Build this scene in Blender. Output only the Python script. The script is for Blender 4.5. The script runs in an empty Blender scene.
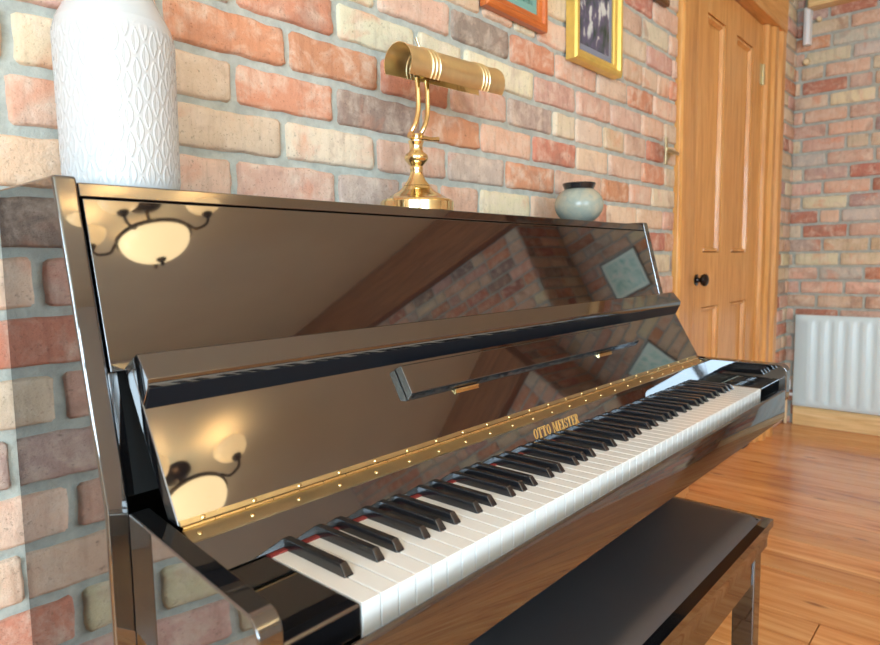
import bpy, bmesh, math, random
import numpy as np
from mathutils import Vector, Matrix, noise as mnoise

# ------------------------------------------------------------------ camera, light, exposure
SC = bpy.context.scene
COL = SC.collection
CY, CP, CR, CF = 0.8436066507, -0.0953623785, -0.0144828074, 643.2955
cam_d = bpy.data.cameras.new('camera')
cam = bpy.data.objects.new('camera', cam_d)
COL.objects.link(cam)
SC.camera = cam
fw = Vector((math.sin(CY)*math.cos(CP), math.cos(CY)*math.cos(CP), math.sin(CP)))
rt = Vector((math.cos(CY), -math.sin(CY), 0))
up = rt.cross(fw)
r2 = rt*math.cos(CR) + up*math.sin(CR)
u2 = -rt*math.sin(CR) + up*math.cos(CR)
M = Matrix((r2, u2, -fw)).transposed().to_4x4()
M.translation = Vector((-0.36226, -0.42149, 0.98001))
cam.matrix_world = M
cam_d.sensor_fit = 'HORIZONTAL'
cam_d.sensor_width = 36
cam_d.lens = CF/880*36
cam_d.clip_start = 0.02
cam_d.dof.use_dof = True
cam_d.dof.focus_distance = 1.0
cam_d.dof.aperture_fstop = 7.0

SC.view_settings.view_transform = 'Standard'
SC.view_settings.look = 'None'
SC.view_settings.gamma = 1
SC.view_settings.use_curve_mapping = False
SC.view_settings.exposure = 0.74

W = bpy.data.worlds.new('sky')
SC.world = W
W.use_nodes = True
W.node_tree.nodes['Background'].inputs[0].default_value = (0.80, 0.90, 1.0, 1)
W.node_tree.nodes['Background'].inputs[1].default_value = 1.0

def area(name, loc, rot, sx, sy, power, color):
    d = bpy.data.lights.new(name, 'AREA')
    d.shape = 'RECTANGLE'; d.size = sx; d.size_y = sy
    d.energy = power; d.color = color
    o = bpy.data.objects.new(name, d); COL.objects.link(o)
    o.location = loc; o.rotation_euler = rot
    return o
XL, XR, YB, YW, ZC = -2.6, 3.8, -3.9, 0.56, 2.40      # room shell
# daylight outside the left window, fill light outside an added unseen front window
area('daylight_left', (XL-0.12, -1.75, 1.50), (0, -math.pi/2, 0), 1.50, 2.00, 118, (0.60, 0.81, 1.0))
area('fill_front', (-1.35, YB-0.12, 1.50), (math.pi/2, 0, 0), 2.0, 1.40, 80, (0.66, 0.86, 1.0))

try:
    SC.cycles.max_bounces = 10
    SC.cycles.diffuse_bounces = 6
    SC.cycles.glossy_bounces = 6
    SC.cycles.use_denoising = True
    SC.cycles.sample_clamp_indirect = 6
    SC.cycles.caustics_reflective = False
except Exception:
    pass

# ------------------------------------------------------------------ helpers
def lin(r, g, b):
    f = lambda c: ((c/255+0.055)/1.055)**2.4 if c > 10 else c/255/12.92
    return (f(r), f(g), f(b))

def mat(name, rgb=(0.5, 0.5, 0.5), rough=0.5, metal=0.0, ior=1.45, coat=0.0, emis=None, estr=0.0):
    m = bpy.data.materials.new(name); m.use_nodes = True
    b = m.node_tree.nodes['Principled BSDF']
    b.inputs['Base Color'].default_value = (*rgb, 1)
    b.inputs['Roughness'].default_value = rough
    b.inputs['Metallic'].default_value = metal
    b.inputs['IOR'].default_value = ior
    b.inputs['Coat Weight'].default_value = coat
    b.inputs['Coat Roughness'].default_value = 0.05
    if emis:
        b.inputs['Emission Color'].default_value = (*emis, 1)
        b.inputs['Emission Strength'].default_value = estr
    return m

class NT:
    def __init__(s, m):
        s.t = m.node_tree; s.b = s.t.nodes['Principled BSDF']
    def n(s, typ, **kw):
        x = s.t.nodes.new(typ)
        for k, v in kw.items():
            if k.startswith('_'): setattr(x, k[1:], v)
            else: x.inputs[k].default_value = v
        return x
    def l(s, a, b): s.t.links.new(a, b)
    def coords(s, scale=(1, 1, 1), rot=(0, 0, 0)):
        tc = s.n('ShaderNodeTexCoord'); mp = s.n('ShaderNodeMapping')
        mp.inputs['Scale'].default_value = scale; mp.inputs['Rotation'].default_value = rot
        s.l(tc.outputs['Object'], mp.inputs['Vector']); return mp.outputs[0]
    def noise(s, vec, scale, detail=5, rough=0.6, dist=0.0):
        x = s.n('ShaderNodeTexNoise', Scale=scale, Detail=detail, Roughness=rough, Distortion=dist)
        s.l(vec, x.inputs['Vector']); return x.outputs['Fac']
    def ramp(s, fac, stops):
        x = s.n('ShaderNodeValToRGB'); e = x.color_ramp.elements
        while len(e) < len(stops): e.new(0.5)
        for el, (p, c) in zip(e, stops):
            el.position = p; el.color = (*c, 1) if len(c) == 3 else c
        s.l(fac, x.inputs[0]); return x.outputs[0]
    def mix(s, fac, a, b, mode='MIX'):
        x = s.n('ShaderNodeMix', _data_type='RGBA', _blend_type=mode)
        for sock, v in ((x.inputs[0], fac), (x.inputs[6], a), (x.inputs[7], b)):
            if hasattr(v, 'is_linked') or hasattr(v, 'links'): s.l(v, sock)
            elif isinstance(v, (int, float)): sock.default_value = v
            else: sock.default_value = (*v, 1)
        return x.outputs[2]
    def bump(s, h, strength=0.3, dist=0.002):
        x = s.n('ShaderNodeBump', Strength=strength, Distance=dist)
        s.l(h, x.inputs['Height']); s.l(x.outputs[0], s.b.inputs['Normal'])

# ------------------------------------------------------------------ materials
def make_gloss():
    m = mat('black_lacquer', (0.006, 0.006, 0.007), 0.03, ior=2.5)
    t = NT(m); v = t.coords()
    f = t.noise(v, 3.0, 3)
    r = t.n('ShaderNodeMapRange'); t.l(f, r.inputs[0])
    r.inputs[3].default_value = 0.012; r.inputs[4].default_value = 0.045
    t.l(r.outputs[0], t.b.inputs['Roughness'])
    h = t.noise(v, 9.0, 1)
    t.bump(h, 0.05, 0.002)
    return m
GLOSS = make_gloss()
BLACKKEY = mat('black_key_resin', (0.012, 0.012, 0.014), 0.16, ior=1.7)
WHITEKEY = mat('white_key_plastic', lin(232, 231, 227), 0.18, ior=1.5)
SATIN = mat('satin_black', (0.006, 0.008, 0.012), 0.5, ior=1.3)
MATTEBLACK = mat('matt_black', (0.01, 0.01, 0.01), 0.6)
FELT = mat('red_felt', lin(135, 50, 45), 0.95)
GOLDLET = mat('gold_leaf', lin(225, 180, 105), 0.35, metal=0.6)

def make_brass(name, c, rough, n=True):
    m = mat(name, c, rough, metal=1.0)
    t = NT(m); v = t.coords()
    f = t.noise(v, 25, 3)
    col = t.ramp(f, [(0.3, tuple(x*0.85 for x in c)), (0.7, c)])
    t.l(col, t.b.inputs['Base Color'])
    return m
BRASS = make_brass('polished_brass', lin(246, 224, 168), 0.13)
BRASSDULL = make_brass('satin_brass', lin(206, 194, 156), 0.32)
BRASSSHADE = make_brass('brushed_brass', lin(246, 232, 184), 0.38)
BRASSINNER = mat('brass_inner', lin(150, 120, 60), 0.5, metal=0.9)

def make_leather():
    m = mat('black_leather', (0.030, 0.030, 0.034), 0.42, ior=1.9)
    t = NT(m); v = t.coords()
    x = t.n('ShaderNodeTexVoronoi', Scale=420.0); t.l(v, x.inputs['Vector'])
    t.bump(x.outputs['Distance'], 0.12, 0.001)
    f = t.noise(v, 6, 4)
    r = t.n('ShaderNodeMapRange'); t.l(f, r.inputs[0])
    r.inputs[3].default_value = 0.30; r.inputs[4].default_value = 0.5
    t.l(r.outputs[0], t.b.inputs['Roughness'])
    return m
LEATHER = make_leather()

def make_brick():
    m = mat('old_brick', (0.5, 0.3, 0.2), 0.85)
    t = NT(m); v = t.coords()
    at = t.n('ShaderNodeAttribute', _attribute_name='tint')
    base = at.outputs['Color']
    n1 = t.noise(v, 22, 6, 0.65, 0.4)
    n2 = t.noise(v, 7, 4, 0.6, 0.6)
    n3 = t.noise(v, 90, 4, 0.7)
    light = t.ramp(n1, [(0.46, (0, 0, 0)), (0.70, (0.7, 0.7, 0.7))])
    c = t.mix(light, base, lin(226, 208, 188))
    dark = t.ramp(n2, [(0.30, (0.55, 0.55, 0.55)), (0.44, (0, 0, 0))])
    c = t.mix(dark, c, lin(150, 112, 96))
    redf = t.ramp(n2, [(0.58, (0, 0, 0)), (0.72, (0.55, 0.55, 0.55))])
    c = t.mix(redf, c, lin(214, 134, 96))
    sp = t.ramp(n3, [(0.28, (0.25, 0.25, 0.25)), (0.38, (1, 1, 1))])
    spm = t.mix(0.55, (1, 1, 1), sp)
    c = t.mix(1.0, c, spm, 'MULTIPLY')
    vs = t.coords((60, 60, 9)); n4 = t.noise(vs, 1.0, 5, 0.7)
    st = t.ramp(n4, [(0.32, (0.78, 0.76, 0.75)), (0.5, (1, 1, 1)), (0.7, (1.0, 1.0, 1.0))])
    c = t.mix(0.8, c, t.mix(1.0, c, st, 'MULTIPLY'))
    n5 = t.noise(v, 260, 3, 0.6)
    pit = t.ramp(n5, [(0.30, (0.55, 0.5, 0.48)), (0.38, (1, 1, 1))])
    c = t.mix(0.7, c, t.mix(1.0, c, pit, 'MULTIPLY'))
    t.l(c, t.b.inputs['Base Color'])
    t.bump(n3, 0.7, 0.004)
    return m
BRICK = make_brick()

def make_mortar():
    m = mat('lime_mortar', lin(190, 190, 176), 0.95)
    t = NT(m); v = t.coords()
    c = t.ramp(t.noise(v, 30, 6, 0.7), [(0.3, lin(154, 158, 151)), (0.7, lin(188, 193, 184))])
    t.l(c, t.b.inputs['Base Color'])
    t.bump(t.noise(v, 120, 4), 0.5, 0.004)
    return m
MORTAR = make_mortar()

def make_wood(name, c0, c1, c2, axis='Z', rough=0.4, scale=1.0):
    m = mat(name, c1, rough, ior=1.5, coat=0.15)
    t = NT(m)
    sc = {'Z': (14, 14, 0.9), 'Y': (14, 0.9, 14), 'X': (0.9, 14, 14)}[axis]
    v = t.coords(tuple(s*scale for s in sc))
    n1 = t.noise(v, 2.2, 6, 0.6, 1.2)
    c = t.ramp(n1, [(0.28, c0), (0.5, c1), (0.72, c2)])
    n2 = t.noise(v, 9, 3, 0.6)
    g = t.ramp(n2, [(0.35, (0.86, 0.84, 0.8)), (0.6, (1, 1, 1))])
    c = t.mix(1.0, c, g, 'MULTIPLY')
    t.l(c, t.b.inputs['Base Color'])
    t.bump(n2, 0.08, 0.002)
    return m
PINE = make_wood('honey_pine', lin(196, 134, 66), lin(219, 160, 90), lin(232, 182, 116), 'Z')
PINEX = make_wood('honey_pine_rail', lin(196, 134, 66), lin(219, 160, 90), lin(232, 182, 116), 'X')
PINEY = make_wood('pale_pine', lin(214, 172, 112), lin(232, 198, 142), lin(240, 212, 164), 'Y')
BEAMW = make_wood('brown_timber', lin(120, 78, 44), lin(152, 102, 60), lin(176, 122, 76), 'Y', 0.6)

def make_floor():
    m = mat('pine_boards', (0.5, 0.25, 0.1), 0.22, ior=1.5, coat=0.25)
    m.node_tree.nodes['Principled BSDF'].inputs['Coat Roughness'].default_value = 0.12
    t = NT(m)
    at = t.n('ShaderNodeAttribute', _attribute_name='tint')
    v = t.coords((12, 1.0, 1))
    n1 = t.noise(v, 1.6, 6, 0.62, 1.4)
    c = t.ramp(n1, [(0.30, lin(172, 100, 50)), (0.45, lin(214, 146, 84)), (0.62, lin(230, 170, 108)), (0.8, lin(238, 190, 134))])
    c = t.mix(1.0, c, at.outputs['Color'], 'MULTIPLY')
    vk = t.coords((7, 2.2, 1))
    k = t.n('ShaderNodeTexVoronoi', Scale=1.5); t.l(vk, k.inputs['Vector'])
    kn = t.ramp(k.outputs['Distance'], [(0.05, (0.28, 0.17, 0.11)), (0.13, (1, 1, 1))])
    c = t.mix(0.85, c, t.mix(1.0, c, kn, 'MULTIPLY'))
    t.l(c, t.b.inputs['Base Color'])
    t.bump(n1, 0.06, 0.002)
    return m
FLOORM = make_floor()
def make_plaster(name, rgb):
    m = mat(name, rgb, 0.9)
    t = NT(m); v = t.coords()
    c = t.ramp(t.noise(v, 3, 5), [(0.3, tuple(x*0.93 for x in rgb)), (0.7, rgb)])
    t.l(c, t.b.inputs['Base Color'])
    t.bump(t.noise(v, 60, 4), 0.15, 0.002)
    return m
CEILM = make_plaster('ceiling_paint', lin(244, 238, 216))
PLASTER = make_plaster('cream_plaster', lin(236, 232, 222))
WHITEPAINT = mat('white_enamel', lin(214, 236, 242), 0.3, ior=1.45)
PLASTICW = mat('white_plastic', lin(225, 228, 230), 0.35)
CREAMP = mat('cream_plastic', lin(225, 205, 165), 0.4)
COPPER = mat('painted_pipe', lin(225, 200, 160), 0.4)
IRON = mat('dark_iron_knob', lin(50, 42, 38), 0.25, metal=0.6)
BRONZE = mat('dark_bronze', lin(62, 44, 30), 0.35, metal=0.8)

# ------------------------------------------------------------------ mesh helpers
def link(name, me, m, parent=None, label=None, bevel=0.0, seg=3, smooth=True, ang=40):
    o = bpy.data.objects.new(name, me); COL.objects.link(o)
    if m is not None: me.materials.append(m)
    if smooth:
        for p in me.polygons: p.use_smooth = True
        if not bevel:
            try: me.set_sharp_from_angle(angle=math.radians(ang))
            except Exception: pass
    if bevel:
        b = o.modifiers.new('bevel', 'BEVEL'); b.width = bevel; b.segments = seg
        b.limit_method = 'ANGLE'; b.angle_limit = math.radians(28); b.harden_normals = True
    if parent: o.parent = parent
    if label: o['label'] = label
    return o
def ob(name, bm, m, parent=None, **k):
    me = bpy.data.meshes.new(name); bm.normal_update(); bm.to_mesh(me); bm.free()
    return link(name, me, m, parent, **k)
def box(bm, x0, x1, y0, y1, z0, z1):
    vs = [bm.verts.new((x, y, z)) for z in (z0, z1) for y in (y0, y1) for x in (x0, x1)]
    for f in ((0, 2, 3, 1), (4, 5, 7, 6), (0, 1, 5, 4), (2, 6, 7, 3), (0, 4, 6, 2), (1, 3, 7, 5)):
        bm.faces.new([vs[i] for i in f])
    return vs
def prism_x(bm, prof, x0, x1):
    """prof: (y,z) outline extruded from x0 to x1"""
    a = [bm.verts.new((x0, y, z)) for y, z in prof]; b = [bm.verts.new((x1, y, z)) for y, z in prof]
    n = len(prof)
    fs = [bm.faces.new(a), bm.faces.new(b[::-1])]
    for i in range(n):
        j = (i+1) % n; fs.append(bm.faces.new((a[i], b[i], b[j], a[j])))
    bmesh.ops.recalc_face_normals(bm, faces=fs)
def prism_y(bm, prof, y0, y1):
    a = [bm.verts.new((x, y0, z)) for x, z in prof]; b = [bm.verts.new((x, y1, z)) for x, z in prof]
    n = len(prof)
    fs = [bm.faces.new(a), bm.faces.new(b[::-1])]
    for i in range(n):
        j = (i+1) % n; fs.append(bm.faces.new((a[i], b[i], b[j], a[j])))
    bmesh.ops.recalc_face_normals(bm, faces=fs)
def lathe(bm, prof, seg=48, c=(0, 0, 0), axis='Z', closed=False):
    rings = []
    for r, h in prof:
        ring = []
        for i in range(seg):
            a = 2*math.pi*i/seg; p = (r*math.cos(a), r*math.sin(a), h)
            if axis == 'X': p = (p[2], p[0], p[1])
            if axis == 'Y': p = (p[0], p[2], p[1])
            ring.append(bm.verts.new((p[0]+c[0], p[1]+c[1], p[2]+c[2])))
        rings.append(ring)
    fs = []
    for k in range(len(rings)-1):
        for i in range(seg):
            j = (i+1) % seg
            fs.append(bm.faces.new((rings[k][i], rings[k][j], rings[k+1][j], rings[k+1][i])))
    fs.append(bm.faces.new(rings[0][::-1])); fs.append(bm.faces.new(rings[-1]))
    bmesh.ops.recalc_face_normals(bm, faces=fs)
def tube(bm, pts, r, seg=12):
    pts = [Vector(p) for p in pts]; rings = []
    for i, p in enumerate(pts):
        d = (pts[min(i+1, len(pts)-1)] - pts[max(i-1, 0)]).normalized()
        a = d.cross(Vector((0, 0, 1)));  a = a if a.length > 1e-3 else d.cross(Vector((1, 0, 0)))
        a.normalize(); b = d.cross(a)
        rr = r[i] if isinstance(r, (list, tuple)) else r
        rings.append([bm.verts.new(p + (a*math.cos(2*math.pi*k/seg) + b*math.sin(2*math.pi*k/seg))*rr) for k in range(seg)])
    fs = []
    for k in range(len(rings)-1):
        for i in range(seg):
            j = (i+1) % seg; fs.append(bm.faces.new((rings[k][i], rings[k][j], rings[k+1][j], rings[k+1][i])))
    fs.append(bm.faces.new(rings[0][::-1])); fs.append(bm.faces.new(rings[-1]))
    bmesh.ops.recalc_face_normals(bm, faces=fs)
def curve_pts(ctrl, n=24):
    """Catmull-Rom through control points"""
    c = [Vector(p) for p in ctrl]; c = [c[0]*2-c[1]] + c + [c[-1]*2-c[-2]]; out = []
    segs = len(c)-3
    for s in range(segs):
        for k in range(n//segs + 1):
            t = k/(n//segs + 1); p0, p1, p2, p3 = c[s:s+4]
            out.append(0.5*((2*p1) + (p2-p0)*t + (2*p0-5*p1+4*p2-p3)*t*t + (3*p1-p0-3*p2+p3)*t**3))
    out.append(c[-2]); return out
def thing(name, label, cat, loc=(0, 0, 0), group=None):
    o = bpy.data.objects.new(name, None); COL.objects.link(o); o.location = loc
    o.empty_display_size = 0.05
    tag(o, label, cat, group); return o
def tag(o, label, cat, group=None):
    o['label'] = label; o['category'] = cat
    if group: o['group'] = group
    return o
def struct(o):
    o['kind'] = 'structure'; return o
def cp(o, parent, loc=None):
    c = o.copy(); COL.objects.link(c); c.parent = parent
    if loc is not None: c.location = loc
    return c

# ------------------------------------------------------------------ brick walls
OR, PE, CRM, PK, BR, MV, TN, RD, GY = (lin(*c) for c in ((206, 146, 112), (216, 180, 156), (220, 206, 176), (208, 168, 150),
    (152, 132, 120), (188, 162, 152), (214, 190, 164), (190, 128, 106), (194, 190, 176)))
PAL = [OR, OR, PE, PE, PE, CRM, CRM, PK, PK, BR, MV, TN, TN, RD]
Z0, CH, JT = 1.078, 0.0795, 0.0115
BL = 0.2225
# rows fixed by what can be seen above the piano: joint positions and brick colours from the first joint on
ROWS = {
 0: ([0.001, 0.226, 0.445, 0.619, 0.742, 0.886, 1.107, 1.32, 1.543, 1.76, 1.98], [TN, PK, MV, PE, PK, CRM, PE, OR, TN, PE, PK]),
 1: ([-0.1, 0.10, 0.326, 0.548, 0.767, 0.992, 1.23, 1.504, 1.70, 1.877], [PE, TN, CRM, PK, MV, OR, PE, OR, PE, CRM]),
 2: ([0.02, 0.233, 0.446, 0.685, 0.892, 1.117, 1.349, 1.549, 1.792, 1.99], [TN, OR, BR, OR, PE, RD, TN, PE, OR, TN]),
 3: ([0.115, 0.341, 0.563, 0.779, 1.002, 1.217, 1.342, 1.514, 1.659, 1.829, 1.98], [OR, OR, RD, PK, MV, CRM, TN, TN, PE, RD, TN]),
 4: ([0.02, 0.24, 0.452, 0.672, 0.83, 1.125, 1.344, 1.559, 1.786, 1.98], [GY, OR, CRM, CRM, CRM, PK, PE, PK, PE, TN]),
 5: ([0.13, 0.345, 0.559, 0.786, 1.014, 1.23, 1.47, 1.677, 1.881], [OR, CRM, PE, BR, OR, PE, TN, OR, PE]),
 6: ([0.08, 0.30, 0.52, 0.744, 0.90, 1.032, 1.137, 1.301, 1.50, 1.646, 1.788, 1.912], [OR, PE, PK, PE, PE, CRM, TN, PE, OR, PE, TN, PE]),
 -2: ([-0.38, -0.168], [PK, TN]), -3: ([-0.27], [RD]), -4: ([-0.40, -0.182], [PK, TN]), -5: ([-0.28, -0.115], [MV, PE]),
 -6: ([-0.41, -0.189], [PK, TN]), -7: ([-0.29, -0.11], [TN, PE]), -8: ([-0.40, -0.189], [CRM, RD]), -9: ([-0.303], [PK]), -10: ([-0.399], [PE]),
}
PAL2 = [OR, PE, PE, PE, CRM, CRM, PK, PK, MV, TN, TN, TN, GY, RD]
def brick_rows(s0, s1, z0, z1, rng, fixed, origin=0.0, PAL=PAL):
    out = []
    k0 = math.floor((z0-Z0)/CH); k1 = math.ceil((z1-Z0)/CH)
    for k in range(k0, k1):
        za, zb = Z0+k*CH+JT/2, Z0+(k+1)*CH-JT/2
        if fixed and k in fixed:
            js, cs = fixed[k]; js = list(js); cs = list(cs)
        else:
            st = origin + (BL/2 if k % 2 else 0) + rng.uniform(-0.02, 0.02); js = [st]; cs = [rng.choice(PAL)]
        while js[-1] < s1:
            w = BL if rng.random() > 0.13 else BL*0.5
            js.append(js[-1]+w+rng.uniform(-0.008, 0.008))
            if len(cs) < len(js): cs.append(rng.choice(PAL))
        while js[0] > s0:
            w = BL if rng.random() > 0.13 else BL*0.5
            js.insert(0, js[0]-w+rng.uniform(-0.008, 0.008)); cs.insert(0, rng.choice(PAL))
        for i in range(len(js)-1):
            a, b = max(js[i]+JT/2, s0), min(js[i+1]-JT/2, s1)
            zz0, zz1 = max(za, z0), min(zb, z1)
            if b-a > 0.02 and zz1-zz0 > 0.01: out.append((a, b, zz0, zz1, cs[i], k))
    return out
def brick_mesh(name, bricks, to3d, rng, detail, holes=()):
    V = []; F = []; C = []
    for (a, b, z0, z1, c, k) in bricks:
        skip = False; parts = [(a, b, z0, z1)]
        for (ha, hb, hz0, hz1) in holes:
            new = []
            for (pa, pb, pz0, pz1) in parts:
                if pb <= ha or pa >= hb or pz1 <= hz0 or pz0 >= hz1: new.append((pa, pb, pz0, pz1)); continue
                if pz0 < hz0 - 0.02: new.append((pa, pb, pz0, hz0)); continue
                if pz1 > hz1 + 0.02: new.append((pa, pb, hz1, pz1)); continue
                if pa < ha - 0.02: new.append((pa, ha, pz0, pz1))
                if pb > hb + 0.02: new.append((hb, pb, pz0, pz1))
            parts = new
        jit = [rng.uniform(0.88, 1.1) for _ in range(3)]; g = rng.uniform(0.9, 1.08)
        col = tuple(min(1, x*g*(0.5+0.5*j)) for x, j in zip(c, jit))
        for (pa, pb, pz0, pz1) in parts:
            nx, nz = detail(pa, pb, pz0, pz1)
            thick = 0.0080 + rng.uniform(-0.0015, 0.002); base = len(V)
            us = [0.0, 0.0025] + [0.007 + (pb-pa-0.014)*i/(nx) for i in range(nx+1)] + [pb-pa-0.0025, pb-pa]
            ws = [0.0, 0.0025] + [0.0065 + (pz1-pz0-0.013)*i/(nz) for i in range(nz+1)] + [pz1-pz0-0.0025, pz1-pz0]
            if pb-pa < 0.03 or pz1-pz0 < 0.022:
                us = [0, pb-pa]; ws = [0, pz1-pz0]
                us = [0, min(0.003, (pb-pa)/3), pb-pa-min(0.003, (pb-pa)/3), pb-pa]; ws = [0, min(0.003, (pz1-pz0)/3), pz1-pz0-min(0.003, (pz1-pz0)/3), pz1-pz0]
            U, Wn = len(us), len(ws)
            for j, w in enumerate(ws):
                for i, u in enumerate(us):
                    x, z = pa+u, pz0+w
                    ei = min(i, U-1-i); ej = min(j, Wn-1-j); e = min(ei, ej)
                    n = mnoise.noise(Vector((x*38, z*38, k*3.1)))
                    n2 = mnoise.noise(Vector((x*110, z*110, 7.7)))
                    n3 = mnoise.noise(Vector((x*15, z*15, 2.2)))
                    d = -0.004 if e == 0 else (thick*0.72 if e == 1 else thick)
                    if e == 1 and ei == ej: d *= 0.75
                    if e > 0: d += n*0.0018 + n2*0.0007 + n3*0.0015
                    # wavering outline, rounded corners
                    if ei <= 1: x += n*0.0030 + n3*0.002
                    if ej <= 1: z += n*0.0028 + n3*0.0018
                    if ei <= 1 and ej <= 1:
                        x += 0.0022*(1 if i <= 1 else -1); z += 0.002*(1 if j <= 1 else -1)
                    V.append(to3d(x, z, d)); C.append(col)
            for j in range(Wn-1):
                for i in range(U-1):
                    q = base+j*U+i; F.append((q, q+1, q+U+1, q+U))
    me = bpy.data.meshes.new(name); me.from_pydata(V, [], F)
    ca = me.color_attributes.new('tint', 'FLOAT_COLOR', 'POINT')
    ca.data.foreach_set('color', np.array([(*c, 1) for c in C], dtype=np.float32).ravel())
    me.update()
    return me
DX0, DX1, DZ1 = 2.085, 3.44, 2.40          # door opening with its frame
rng = random.Random(11)
def det_main(a, b, z0, z1):
    if -0.6 < a < 2.1 and 0.3 < z0 < 1.95: return (14, 5) if a < 1.2 else (8, 4)
    return (3, 2)
bricks = brick_rows(XL, XR, 0.0, ZC, rng, ROWS)
wall = struct(link('wall_back', brick_mesh('wall_back', bricks, lambda x, z, d: (x, YW-d, z), rng, det_main, [(DX0, DX1, 0, 2.41)]), BRICK, ang=60))
bm = bmesh.new()
box(bm, XL-0.1, DX0, YW, YW+0.15, 0, ZC); box(bm, DX1, XR+0.1, YW, YW+0.15, 0, ZC)
struct(ob('mortar', bm, MORTAR, wall, smooth=False))
# right wall, with the chimney breast further along it
BY, BX = -1.17, 3.27
bricks = brick_rows(-YW, -BY, 0.0, ZC, rng, None, -YW+0.05, PAL2)
wr = struct(link('wall_right', brick_mesh('wall_right', bricks, lambda s, z, d: (XR-d, -s, z), rng, lambda *a: (4, 2)), BRICK, ang=60))
bm = bmesh.new(); box(bm, XR, XR+0.15, BY, YW+0.15, 0, ZC)
struct(ob('mortar', bm, MORTAR, wr, smooth=False))
bricks = brick_rows(-BY, -YB, 0.0, 2.05, rng, None, -BY)
wc = struct(link('wall_chimney', brick_mesh('wall_chimney', bricks, lambda s, z, d: (BX-d, -s, z), rng, lambda *a: (3, 2)), BRICK, ang=60))
bricks = brick_rows(BX, XR, 0.0, ZC, rng, None, BX)
me = brick_mesh('brick_return', bricks, lambda s, z, d: (s, BY+d, z), rng, lambda *a: (3, 2))
struct(link('brick_return', me, BRICK, wc, ang=60))
bm = bmesh.new(); box(bm, BX, XR+0.15, YB, BY, 0, ZC)
struct(ob('mortar', bm, MORTAR, wc, smooth=False))
bm = bmesh.new(); box(bm, BX-0.10, BX+0.01, YB+0.01, BY+0.03, 2.03, ZC-0.001)
struct(ob('trim_1', bm, BEAMW, bevel=0.008))
bm = bmesh.new(); box(bm, XR-0.09, XR-0.005, BY+0.04, YW-0.07, 2.325, ZC-0.001)
struct(ob('trim_2', bm, PINEY, bevel=0.005))

# plain walls, ceiling, floor
def wall_with_hole(name, axis, pos, thick, s0, s1, h, m):
    bm = bmesh.new(); a, b, z0, z1 = h
    rects = [(s0, a, 0, ZC), (b, s1, 0, ZC), (a, b, 0, z0), (a, b, z1, ZC)]
    for (p, q, u, v) in rects:
        if axis == 'x': box(bm, pos-thick, pos, p, q, u, v)
        else: box(bm, p, q, pos-thick, pos, u, v)
    return struct(ob(name, bm, m, smooth=False))
wall_with_hole('wall_left', 'x', XL, 0.1, YB, YW, (-2.75, -0.75, 0.75, 2.25), PLASTER)
wall_with_hole('wall_front', 'y', YB, 0.1, XL-0.1, XR+0.15, (-2.35, -0.35, 0.8, 2.2), PLASTER)  # opening for the added fill window
bm = bmesh.new(); box(bm, XL-0.1, XR+0.15, YB-0.1, YW+0.15, ZC, ZC+0.1)
struct(ob('ceiling', bm, CEILM, smooth=False))
def window(name, axis, pos, a, b, z0, z1, npanes):
    bm = bmesh.new(); w = 0.055
    def bar(p, q, u, v):
        if axis == 'x': box(bm, pos-0.08, pos-0.02, p, q, u, v)
        else: box(bm, p, q, pos-0.08, pos-0.02, u, v)
    bar(a, b, z0, z0+w); bar(a, b, z1-w, z1); bar(a, a+w, z0+w, z1-w); bar(b-w, b, z0+w, z1-w)
    for i in range(1, npanes):
        c = a+(b-a)*i/npanes; bar(c-w/2, c+w/2, z0+w, z1-w)
    zt = z0+(z1-z0)*0.68; 
    for i in range(npanes):
        c0 = a+(b-a)*i/npanes+w/2; c1 = a+(b-a)*(i+1)/npanes-w/2
        if i == 0: c0 = a+w
        if i == npanes-1: c1 = b-w
        bar(c0, c1, zt-w/2, zt+w/2)
    struct(ob(name, bm, PLASTICW, smooth=False))
window('window_1', 'x', XL, -2.75, -0.75, 0.75, 2.25, 3)
window('fill_window', 'y', YB, -2.35, -0.35, 0.8, 2.2, 3)  # unseen window, added to give ambient light from the front
# floor boards run away from the wall, one wide gap
def floorboards():
    rng = random.Random(5); V = []; F = []; C = []
    x = 1.785-0.128*36
    while x < XR+0.02:
        w = 0.128; gap = 0.0110 if abs(x-1.785) < 0.01 else 0.0012
        y = YB-rng.uniform(0, 2)
        while y < YW+0.02:
            L = rng.uniform(2.0, 3.8); y1 = min(y+L, YW+0.02); ya = max(y, YB-0.05)
            x0, x1 = x+gap/2, x+w-0.0006
            if y1-ya > 0.02:
                b = len(V); g = rng.uniform(0.88, 1.08); h = rng.uniform(-0.03, 0.03)
                e = 0.0012
                for (zz, i) in ((-0.014, 0), (0, e)):
                    V += [(x0+i, ya+i, zz), (x1-i, ya+i, zz), (x1-i, y1-0.001-i, zz), (x0+i, y1-0.001-i, zz)]
                C += [(g, g*(1+h), g*(1+h*2))]*8
                F += [(b+4, b+5, b+6, b+7)] + [(b+i, b+(i+1) % 4, b+4+(i+1) % 4, b+4+i) for i in range(4)]
            y = y1
            if y1 >= YW+0.02: break
        x += w
    me = bpy.data.meshes.new('floor'); me.from_pydata(V, [], F)
    ca = me.color_attributes.new('tint', 'FLOAT_COLOR', 'POINT')
    ca.data.foreach_set('color', np.array([(*c, 1) for c in C], dtype=np.float32).ravel())
    o = struct(link('floor', me, FLOORM, smooth=False))
    bm = bmesh.new(); box(bm, XL-0.1, XR+0.15, YB-0.1, YW+0.15, -0.1, -0.014)
    struct(ob('subfloor', bm, mat('dark_subfloor', lin(60, 38, 25), 0.9), o, smooth=False))
floorboards()
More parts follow.
